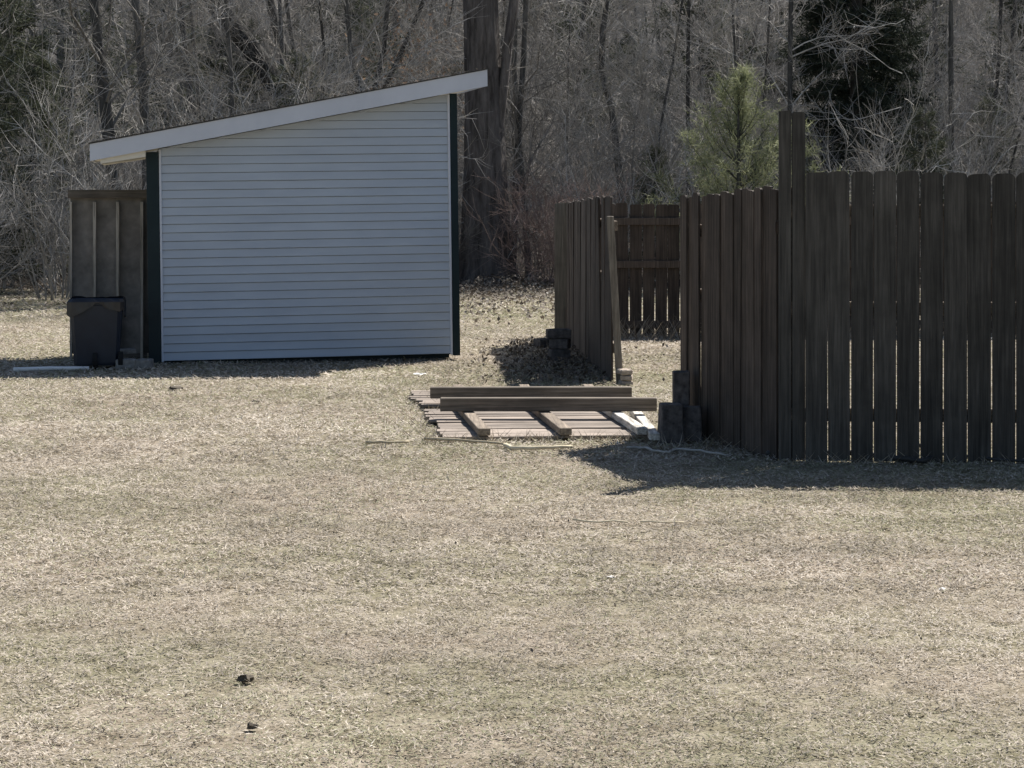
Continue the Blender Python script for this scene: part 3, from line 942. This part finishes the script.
def interp(pts, t):
    k = t * (len(pts) - 1); i = min(int(k), len(pts) - 2)
    return pts[i].lerp(pts[i + 1], k - i), (pts[i + 1] - pts[i]).normalized()


def side_dir(d, ang, rng):
    a = d.orthogonal().normalized()
    a = Matrix.Rotation(rng.uniform(0, 2 * math.pi), 3, d) @ a
    return (d * math.cos(ang) + a * math.sin(ang)).normalized()


def grow(limb, rng, m, L, r, nsub, ntw, twr=.0045, wander=.13, twl=.55):
    """sub-branches and twigs on one limb polyline"""
    for s in range(nsub):
        t = rng.uniform(.2, 1)
        p, d = interp(limb, t)
        l2 = L * rng.uniform(.25, .5) * (1.15 - .5 * t)
        sp = branch_poly(p, side_dir(d, rng.uniform(.5, 1.0), rng), l2, 3, rng, wander, .08)
        r2 = max(r * .4 * (1 - .5 * t), twr * 1.3)
        m.tube(sp, [r2, r2 * .8, r2 * .6, twr * .6], 3)
        for k in range(ntw):
            q, e = interp(sp, rng.uniform(.15, 1))
            tl = twl * rng.uniform(.4, 1.2)
            tp = branch_poly(q, side_dir(e, rng.uniform(.4, 1.1), rng), tl, 2, rng, .22, .08)
            m.tube(tp, [twr, twr * .8, twr * .35], 3)


def make_bare(name, seed, H, r0, nl, start=.08, trunk=None, twig='twig', lean=0, dens=1.0, low_bias=1.5):
    rng = random.Random(seed)
    root = empty(name)
    if trunk is None:
        trunk = [Vector((0, 0, -.3))]; d = Vector((lean, 0, 1)).normalized()
        n = 14
        for i in range(n):
            d = (d + Vector((rng.gauss(0, .05), rng.gauss(0, .05), .08))).normalized()
            trunk.append(trunk[-1] + d * (H / n))
    n = len(trunk)
    rad = [r0 * (1 - .9 * i / (n - 1)) * (1.25 if i == 0 else 1) for i in range(n)]
    tm = MB(); tm.tube(trunk, rad, 9, jit=.06, rng=rng)
    tm.build('trunk', M['bark'], root, smooth=True)
    cm = MB()
    for i in range(nl):
        t = start + (1 - start) * rng.random() ** low_bias
        p, d = interp(trunk, min(t, .97))
        L = rng.uniform(1.1, 2.6) * (1.1 - .55 * t)
        az = rng.uniform(0, 2 * math.pi); el = rng.uniform(.25, 1.0)
        dd = Vector((math.cos(az) * math.cos(el), math.sin(az) * math.cos(el), math.sin(el)))
        r = max(min(r0 * (1 - t) * .4, .035), .008) * rng.uniform(.6, 1.1)
        lp = branch_poly(p, dd, L, 5, rng, .15, .05)
        cm.tube(lp, [r * (1 - .75 * k / 5) for k in range(6)], 4)
        grow(lp, rng, cm, L, r, int(9 * dens), 7, .0038)
    cm.build('crown', M[twig], root)
    return root


def make_shrub(name, seed, H, ns, twig='twig', spread=.45, twr=.0032):
    rng = random.Random(seed)
    root = empty(name)
    sm, cm = MB(), MB()
    for i in range(ns):
        az = rng.uniform(0, 2 * math.pi); sp = abs(rng.gauss(0, spread)) + .08
        d = Vector((math.cos(az) * sp, math.sin(az) * sp, 1))
        L = H * rng.uniform(.55, 1.1)
        lp = branch_poly((math.cos(az) * .15, math.sin(az) * .15, -.1), d, L, 7, rng, .10, .0)
        r = rng.uniform(.008, .016)
        sm.tube(lp, [r * (1 - .8 * k / 7) for k in range(8)], 4)
        grow(lp, rng, cm, L * .75, r, 9, 7, twr, .14, .5)
    sm.build('stem', M[twig], root); cm.build('twigs', M[twig], root)
    return root


def make_conifer(name, seed, H, rb, mat, nw, per, needle=.11, nw_w=.010, dens=1.0, droop=-.1, z0=.12, upsweep=0.0, profile=1.0):
    rng = random.Random(seed); rs = np.random.RandomState(seed)
    root = empty(name)
    tm = MB(); tm.tube([(0, 0, -.2), (0.02, 0, H * .5), (0, .02, H)], [.022 * H ** .9, .013 * H ** .9, .006], 8)
    bm_ = tm; cs, ds = [], []
    for w in range(nw):
        t = z0 + (1 - z0) * (w + rng.uniform(-.4, .4)) / nw
        t = min(max(t, .03), .99)
        for b in range(per):
            az = rng.uniform(0, 2 * math.pi)
            L = rb * ((1 - t) ** profile) * rng.uniform(.6, 1.2) + .10
            lp = branch_poly((0, 0, t * H), (math.cos(az), math.sin(az), droop + upsweep * t + rng.uniform(-.1, .1)), L, 4, rng, .08, upsweep * .15)
            bm_.tube(lp, [.012, .010, .008, .005, .003], 3)
            ns = int(L * 16 * dens) + 3
            for k in range(ns):
                p, d = interp(lp, rng.uniform(.12, 1) ** .8)
                # a side shoot of needles
                sh = (side_dir(d, rng.uniform(.3, 1.0), rng)); sl = rng.uniform(.08, .28) * min(1, L + .3)
                for q in range(7):
                    cs.append(p + sh * sl * q / 6 + Vector((rng.gauss(0, .012), rng.gauss(0, .012), rng.gauss(0, .012))))
                    ds.append(sh)
    tm.build('trunk', M['bark'], root, smooth=True)
    c = np.array([tuple(v) for v in cs]); d = np.array([tuple(v) for v in ds]); n = len(c)
    dv = d * .6 + rs.normal(0, .55, (n, 3)); dv /= np.linalg.norm(dv, axis=1, keepdims=True)
    sdv = np.cross(dv, rs.normal(size=(n, 3))); sdv /= np.linalg.norm(sdv, axis=1, keepdims=True)
    ln = needle * rs.uniform(.6, 1.3, (n, 1))
    P = np.stack([c - sdv * nw_w, c + sdv * nw_w, c + dv * ln], 1)
    tone = .45 + rs.normal(0, .17, n) + (vnoise(c[:, 0] + c[:, 2] * .7, c[:, 1] + c[:, 2], seed, 3) - .5) * .5
    tri_cloud('crown', P, M[mat], tone, parent=root)
    return root


def place(root, px, Y, label=None, cat=None, group=None, s=1.0, rz=0.0, x=None):
    X = (px - 512) / F * Y if x is None else x
    root.location = (X, Y, float(gz(X, Y)) - .02)
    root.scale = (s, s, s); root.rotation_euler = (root.rotation_euler[0], 0, rz)
    tag(root, label, cat, group)
    return root


TG = 'bare trees crowding the woods'
# --- the old trunk behind the shed
def old_tree():
    Y = 38.6
    c = ap(486, 287, Y); c.z = float(gz(c.x, Y))
    root = empty('old_tree', c)
    tag(root, 'massive old trunk with rough dark bark rising behind the shed', 'tree')
    rng = random.Random(2)
    m = MB()
    prof = [(-.2, .62), (.1, .53), (.35, .47), (.8, .435), (1.5, .40), (2.4, .355), (3.2, .335), (4.2, .315), (4.9, .30), (6.5, .28), (9, .24), (13, .13), (17, .03)]
    sides = 26
    k = 0; rings = []
    for j, (z, r) in enumerate(prof):
        cx = .02 * math.sin(z * .7) - .018 * max(z, 0)
        ring = []
        for a in range(sides):
            th = 2 * math.pi * a / sides
            fl = 1 + (.16 * math.exp(-max(z, 0) * 1.6)) * math.sin(5 * th + .6) + .035 * math.sin(9 * th + z * .8) + rng.uniform(-.02, .02)
            ring.append((cx + math.cos(th) * r * fl, math.sin(th) * r * fl, z))
        rings.append(ring)
    for ring in rings: m.v.extend(Vector(p) for p in ring)
    for j in range(len(rings) - 1):
        for a in range(sides):
            b = (a + 1) % sides
            m.f.append([j * sides + a, j * sides + b, (j + 1) * sides + b, (j + 1) * sides + a])
    m.build('trunk', M['bark_big'], root, smooth=True)
    # the limb that forks away low on the trunk, and the crown above
    lim = MB(); cm = MB()
    fork = [Vector((.17, -.03, 2.4)), Vector((.28, -.12, 3.2)), Vector((.37, -.1, 4.1)), Vector((.50, -.1, 5.0)), Vector((1.3, 0, 7.5)), Vector((2.0, .2, 10))]
    lim.tube(fork, [.085, .085, .082, .085, .075, .04], 10, jit=.05, rng=rng)
    grow(fork[3:], rng, cm, 4, .06, 14, 6, .006)
    for i in range(16):
        z = rng.uniform(5.8, 15); az = rng.uniform(0, 6.28); el = rng.uniform(.3, .9)
        lp = branch_poly((0, 0, z), (math.cos(az) * math.cos(el), math.sin(az) * math.cos(el), math.sin(el)), rng.uniform(2, 5) * (1.2 - z / 20), 6, rng, .15, .05)
        r = .09 * (1.15 - z / 17)
        lim.tube(lp, [r * (1 - .8 * k / 6) for k in range(7)], 6)
        grow(lp, rng, cm, 3.5, r, 9, 6, .006)
    lim.build('limb', M['bark_big'], root, smooth=True)
    # thin shoots clinging to the trunk near the ground and on its sunny side
    for i in range(50):
        z = rng.uniform(.1, 4.2); s = rng.choice((-1, 1, 1))
        p = Vector((s * rng.uniform(.33, .45), rng.uniform(-.3, .1), z))
        lp = branch_poly(p, (s * rng.uniform(.2, .8), -.3, rng.uniform(-.2, 1)), rng.uniform(.25, .7), 4, rng, .3, .05)
        cm.tube(lp, [.006, .005, .005, .004, .002], 3)
    cm.build('crown', M['twig'], root)


old_tree()


def surveyed_tree(name, pix, Y, r0, seed, label, nl=26, top=13, twig='twig', start=.1, group=TG, dens=1.0):
    """a tree whose trunk bends as surveyed, grounded at its foot and running on above"""
    pts = [ap(x, y, Y) for x, y in pix]             # from low to high
    base = Vector((pts[0].x + (pts[0].x - pts[1].x) * .2, Y, float(gz(pts[0].x, Y)) - .2))
    tr = [base] + pts
    d = (pts[-1] - pts[-2]).normalized()
    rng = random.Random(seed)
    while tr[-1].z < top:
        d = (d + Vector((rng.gauss(0, .06), rng.gauss(0, .06), .12))).normalized()
        tr.append(tr[-1] + d * 1.1)
    tr = [p - base + Vector((0, 0, -.1)) for p in tr]
    fine = []
    for i in range(len(tr) - 1):
        for k in range(2):
            fine.append(tr[i].lerp(tr[i + 1], k / 2))
    fine.append(tr[-1])
    o = make_bare(name, seed, 0, r0, nl, start, fine, twig, dens=dens)
    o.location = base + Vector((0, 0, .1))
    return tag(o, label, 'tree', group)


surveyed_tree('bare_tree', [(124, 300), (112, 160), (106, 110), (99, 50), (94, 0)], 37, .125, 101, 'dark crooked bare tree standing behind the plywood wall')
surveyed_tree('bare_tree', [(152, 300), (146, 150), (143, 85), (139, 40), (135, 0)], 38, .10, 102, 'bare tree forking above the low end of the shed roof')
surveyed_tree('bare_tree', [(196, 300), (192, 110), (186, 60), (180, 0)], 45, .085, 103, 'slim bare tree second beyond the low end of the shed roof')
surveyed_tree('bare_tree', [(236, 300), (233, 115), (231, 70), (227, 20), (226, 0)], 39, .05, 104, 'very thin dark sapling rising straight above the shed roof')
surveyed_tree('leaning_tree', [(370, 240), (320, 150), (292, 108), (255, 55), (212, 0)], 46, .30, 105, 'thick dark tree leaning steeply over behind the shed roof', nl=40, top=16)
surveyed_tree('leaning_tree', [(352, 250), (318, 150), (296, 90), (280, 40), (270, 0)], 48, .16, 125, 'medium bare tree rising through the crook of the leaning trunk', nl=30, top=15)
surveyed_tree('bare_tree', [(372, 300), (366, 110), (352, 60), (346, 0)], 40, .06, 106, 'bare stem with pale crook behind the middle of the shed roof')
surveyed_tree('bare_tree', [(376, 300), (370, 110), (384, 50), (388, 0)], 41, .06, 107, 'bare stem bowing toward the old trunk behind the shed roof')
surveyed_tree('bare_tree', [(380, 300), (374, 110), (400, 55), (424, 0)], 41.5, .055, 108, 'thin bare stem spreading widest from the clump behind the shed')
surveyed_tree('bare_tree', [(512, 285), (516, 180), (520, 110), (524, 50), (526, 0)], 40, .07, 109, 'straight grey tree standing just beside the old trunk')
surveyed_tree('bare_tree', [(628, 300), (620, 180), (612, 110), (601, 70), (603, 30), (607, 0)], 42, .08, 110, 'crooked bare tree behind the gap in the fence')
surveyed_tree('bare_tree', [(688, 300), (688, 150), (688, 60), (689, 0)], 43, .05, 111, 'straight thin tree beside the pale green pine')
surveyed_tree('bare_tree', [(789, 300), (790, 110), (790, 50), (791, 0)], 42, .06, 112, 'straight dark tree directly behind the tall corner boards')
surveyed_tree('bare_tree', [(953, 300), (952, 170), (951, 90), (951, 0)], 43, .07, 113, 'straight dark tree over the clipped tops of the front pickets')
surveyed_tree('bare_tree', [(985, 300), (990, 160), (999, 60), (1001, 0)], 50, .06, 114, 'slanting thin tree beyond the straight one over the front pickets')
surveyed_tree('bare_tree', [(560, 300), (572, 150), (580, 60), (585, 0)], 55, .09, 115, 'thin grey tree farther back between the old trunk and crooked tree')
surveyed_tree('bare_tree', [(40, 300), (36, 150), (30, 60), (34, 0)], 47, .12, 116, 'grey tree deep in the thicket left of the plywood wall')

# --- evergreens
sp = make_conifer('spruce_tree', 31, 10.5, 1.75, 'spruce', 52, 10, needle=.13, nw_w=.014, dens=1.9, droop=-.15, z0=.05, profile=.8)
place(sp, 856, 43, 'tall dark spruce rising behind the front pickets', 'tree', 'evergreens in the woods', 1, .4)
pn = make_conifer('pine_tree', 36, 3.6, 2.1, 'pine', 14, 6, needle=.16, nw_w=.006, dens=1.2, droop=.25, z0=.08, upsweep=1.0, profile=.8)
place(pn, 738, 37.0, 'young pale green pine glowing behind the red brown fence section', 'pine', 'evergreens in the woods', 1.0, .2)
fr1 = make_conifer('fir_tree', 33, 4.4, 1.3, 'fir', 22, 6, needle=.14, nw_w=.009, dens=.8, droop=.05, z0=.06, upsweep=.5, profile=.7)
place(fr1, 298, 44, 'dull green young evergreen showing above the middle of the shed roof', 'evergreen', 'evergreens in the woods', 1.0)
ev = [(8, 42, 1.3, 'dull green evergreen at the outer edge of the left thicket'),
      (-18, 36, 1.0, 'dark low evergreen drooping at the far left border'),
      (170, 52, 1.5, 'dim evergreen behind the slim trees over the low roof end'),
      (925, 40, .72, 'small brownish evergreen between spruce and straight dark tree'),
      (655, 40, .55, 'low green evergreen peeping over the back fence section'),
      (452, 50, 1.0, 'dim evergreen half hidden by the massive old trunk'),
      (990, 47, .8, 'dim low evergreen over the last pickets'),
      (60, 60, 2.2, 'tall dim evergreen deep in the woods beyond the plywood wall'),
      (395, 70, 2.3, 'tall dim evergreen deep in the woods beyond the shed'),
      (590, 75, 2.0, 'tall dim evergreen deep in the woods behind the crooked tree'),
      (770, 68, 2.0, 'tall dim evergreen deep in the woods behind the corner boards'),
      (-22, 41, 1.45, 'broad dark evergreen half cut off by the left border of the thicket'),
      (34, 39.5, .95, 'dull green evergreen low in the thicket left of the plywood wall'),
      (232, 47, 1.25, 'dull green evergreen beneath the leaning tree over the shed roof'),
      (345, 58, 1.7, 'dim evergreen between the leaning tree and the bare stem clump'),
      (700, 58, 1.7, 'dim evergreen deep in the woods just behind the pale green pine'),
      (905, 55, 1.6, 'dim evergreen deep in the woods just past the dark spruce'),
      (1030, 58, 1.8, 'tall dim evergreen cut off by the border over the front pickets'),
      (545, 62, 1.8, 'tall dim evergreen deep in the woods past the old trunk')]
for i, (px, Y, s, lab) in enumerate(ev):
    place(copy_tree(fr1), px, Y, lab, 'evergreen', 'evergreens in the woods', s, i * 1.7)

# withered beech leaves behind the shed
bc = make_shrub('beech_sapling', 41, 4.8, 7, 'twig', .25)
nb = 1500
cc = RS.normal(0, 1, (nb, 3)) * np.array([.55, .5, .9]) + np.array([0, 0, 3.6]); uu = RS.normal(0, .035, (nb, 3)); vv = RS.normal(0, .03, (nb, 3))
tri_cloud('leaves', np.stack([cc, cc + uu, cc + uu + vv, cc + vv], 1), M['beech'], RS.rand(nb), parent=bc)
place(bc, 415, 43, 'young beech keeping withered brown leaves above the shed roof', 'tree', None)

# --- the general wood: five kinds, copied
protos = [make_bare('bare_tree', 51, 12, 0.050, 34), make_bare('bare_tree', 52, 14, 0.068, 38, lean=.1), make_bare('bare_tree', 53, 10, 0.037, 32, lean=-.15),
          make_bare('bare_tree', 54, 13, 0.056, 36), make_bare('bare_tree', 55, 9, 0.031, 34, lean=.2)]
LABT = 'one of the many slim grey bare trees crowded deep in the woods'
rng = random.Random(77)
spots = []
tries = 0
while len(spots) < 150 and tries < 20000:
    tries += 1
    Y = 39.5 + 75 * rng.random() ** 1.15
    X = rng.uniform(-1, 1) * (.245 * Y + 3)
    if all((X - a) ** 2 + (Y - b) ** 2 > (1.1 + (Y - 40) * .022) ** 2 for a, b in spots):
        spots.append((X, Y))
for i, (X, Y) in enumerate(spots):
    o = protos[i] if i < 5 else copy_tree(protos[i % 5])
    s = rng.uniform(.8, 1.25) * (1 + (Y - 40) * .003)
    place(o, 0, Y, LABT, 'tree', TG, s, rng.uniform(0, 6.28), x=X)
    o.rotation_euler = (rng.gauss(0, .05), rng.gauss(0, .05), o.rotation_euler[2])

# --- brush along the edge of the wood
sh = [make_shrub('bare_shrub', 61, 3.4, 15), make_shrub('bare_shrub', 62, 2.6, 16, spread=.6), make_shrub('bare_shrub', 63, 4.4, 13, spread=.3), make_shrub('bare_shrub', 64, 2.2, 16, 'twig', .7)]
LABS = 'one of the many leafless grey shrubs tangled along the wood edge'
spots = []
tries = 0
while len(spots) < 115 and tries < 20000:
    tries += 1
    Y = 33.5 + 32 * rng.random() ** 1.5
    X = rng.uniform(-1, 1) * (.245 * Y + 2)
    px = 512 + X / Y * F
    if Y < 38.5 and (330 < px < 660): continue
    if Y < 36 and px > 640: continue
    if abs(px - 486) < 42 and Y < 39.5: continue
    if all((X - a) ** 2 + (Y - b) ** 2 > .95 ** 2 for a, b in spots):
        spots.append((X, Y))
for i, (X, Y) in enumerate(spots):
    o = sh[i] if i < 4 else copy_tree(sh[(0, 1, 2, 0, 1, 2, 3)[i % 7]])
    place(o, 0, Y, LABS, 'shrub', 'leafless shrubs along the wood edge', rng.uniform(.75, 1.25), rng.uniform(0, 6.28), x=X)
rs_ = make_shrub('bare_shrub', 65, 2.3, 22, 'twig_red', .5)
place(rs_, 540, 38.5, 'reddish leafless shrub beside the grey tree near the fence gap', 'shrub', 'leafless shrubs along the wood edge')
place(copy_tree(rs_), 578, 37.5, 'reddish leafless shrub behind the far end of the left fence section', 'shrub', 'leafless shrubs along the wood edge', .9, 2)

def make_sapling(name, seed, H):
    rng = random.Random(seed)
    root = empty(name); sm, cm = MB(), MB()
    for i in range(6):
        az = rng.uniform(0, 6.28); sp = abs(rng.gauss(0, .5)) + .15
        lp = branch_poly((0, 0, -.1), (math.cos(az) * sp, math.sin(az) * sp, 1), H * rng.uniform(.6, 1.1), 9, rng, .13, -.015)
        r = rng.uniform(.007, .011)
        sm.tube(lp, [r * (1 - .7 * k / 9) for k in range(10)], 4)
        for k in range(9):
            p, d = interp(lp, rng.uniform(.25, 1))
            b = branch_poly(p, side_dir(d, rng.uniform(.4, 1), rng), rng.uniform(.4, 1.1), 4, rng, .22, .03)
            cm.tube(b, [.006, .0055, .005, .004, .002], 3)
    sm.v, sm.f = sm.v + cm.v, sm.f + [[i + len(sm.v) for i in f] for f in cm.f]
    bpy.data.objects.remove(root)
    return sm.build(name, M['twig_pale'])


sap = [make_sapling('bare_sapling', 71, 3.8), make_sapling('bare_sapling', 72, 4.8), make_sapling('bare_sapling', 73, 3.0)]
for i in range(44):
    Y = rng.uniform(38.5, 49); px = rng.uniform(-60, 1085)
    if abs(px - 486) < 34 and Y < 40: px += 90
    o = sap[i] if i < 3 else copy_tree(sap[i % 3])
    place(o, px, Y, 'one of the sparse saplings whose pale twigs catch the sun along the wood edge', 'sapling', 'pale saplings along the wood edge', rng.uniform(.8, 1.3), rng.uniform(0, 6.28))

# pale dead boughs in front of the spruce and in the left thicket
def dead_bough(px0, py0, px1, py1, Y, sag, r, label, seed):
    rng = random.Random(seed)
    a, b = ap(px0, py0, Y), ap(px1, py1, Y)
    m = MB(); pts = []
    for i in range(9):
        t = i / 8
        q = a.lerp(b, t); q.z -= sag * math.sin(math.pi * t); q += Vector((rng.gauss(0, .015), rng.gauss(0, .05), rng.gauss(0, .015)))
        pts.append(q - a)
    m.tube(pts, [r * (1 - .6 * i / 8) for i in range(9)], 5)
    for k in range(9):
        p, d = interp(pts, rng.uniform(.25, 1))
        lp = branch_poly(p, side_dir(d, rng.uniform(.4, .9), rng), rng.uniform(.2, .6), 3, rng, .15, .03)
        m.tube(lp, [r * .5, r * .42, r * .35, r * .15], 3)
    o = m.build('dead_bough', M['twig_pale'], None, loc=a)
    return tag(o, label, 'bough', 'pale dead boughs hanging in the thicket')


dead_bough(901, 107, 803, 118, 40.6, .12, .010, 'long pale dead bough curving across the spruce just above the pickets', 1)
dead_bough(900, 74, 820, 25, 40.7, -.05, .009, 'pale dead bough slanting down across the upper spruce', 2)
dead_bough(866, 48, 826, 45, 40.8, .05, .010, 'short pale dead bough lying level on the upper spruce', 3)
dead_bough(908, 135, 858, 145, 40.5, .22, .009, 'pale dead bough sagging in a bow beside the spruce foot', 4)
dead_bough(905, 20, 845, 22, 40.6, .1, .008, 'pale dead bough across the top of the visible spruce', 5)
dead_bough(62, 150, 0, 70, 34.5, .05, .016, 'bright pale dead bough slanting across the far left thicket', 6)
dead_bough(98, 200, 10, 115, 35.0, .05, .012, 'thin pale dead bough slanting behind the plywood wall top', 7)
dead_bough(1040, 130, 980, 90, 41, .05, .008, 'pale dead bough slanting behind the last front pickets', 8)

# ------------------------------------------------------------------ light, sky, camera
SUN = Vector((.54, .68, 1.0)).normalized()
elev = math.asin(SUN.z); az = math.atan2(SUN.x, SUN.y)
w = bpy.data.worlds.new('World'); bpy.context.scene.world = w; w.use_nodes = True
nt = w.node_tree
sky = nt.nodes.new('ShaderNodeTexSky'); sky.sky_type = 'NISHITA'; sky.sun_disc = False
sky.sun_elevation = elev; sky.sun_rotation = az
bg = nt.nodes['Background']; bg.inputs['Strength'].default_value = .058
nt.links.new(sky.outputs[0], bg.inputs['Color'])
sl = bpy.data.lights.new('sun', 'SUN'); sl.energy = 5.0; sl.angle = math.radians(.5); sl.color = (1, .955, .89)
so = bpy.data.objects.new('sun', sl); C.objects.link(so)
so.rotation_euler = SUN.to_track_quat('Z', 'Y').to_euler(); so.location = (20, 25, 40)

cam = bpy.data.cameras.new('camera'); co = bpy.data.objects.new('camera', cam); C.objects.link(co)
co.location = (0, 0, EYE); co.rotation_euler = (math.radians(90), 0, 0)
cam.sensor_width = 36; cam.lens = F / 1024 * 36; cam.shift_y = -(384 - HZ) / 1024
cam.clip_end = 3000
sc = bpy.context.scene
sc.camera = co
sc.view_settings.view_transform = 'Standard'; sc.view_settings.look = 'None'
sc.view_settings.exposure = 1.0; sc.view_settings.gamma = 1
sc.cycles.max_bounces = 6
sc.cycles.use_denoising = True
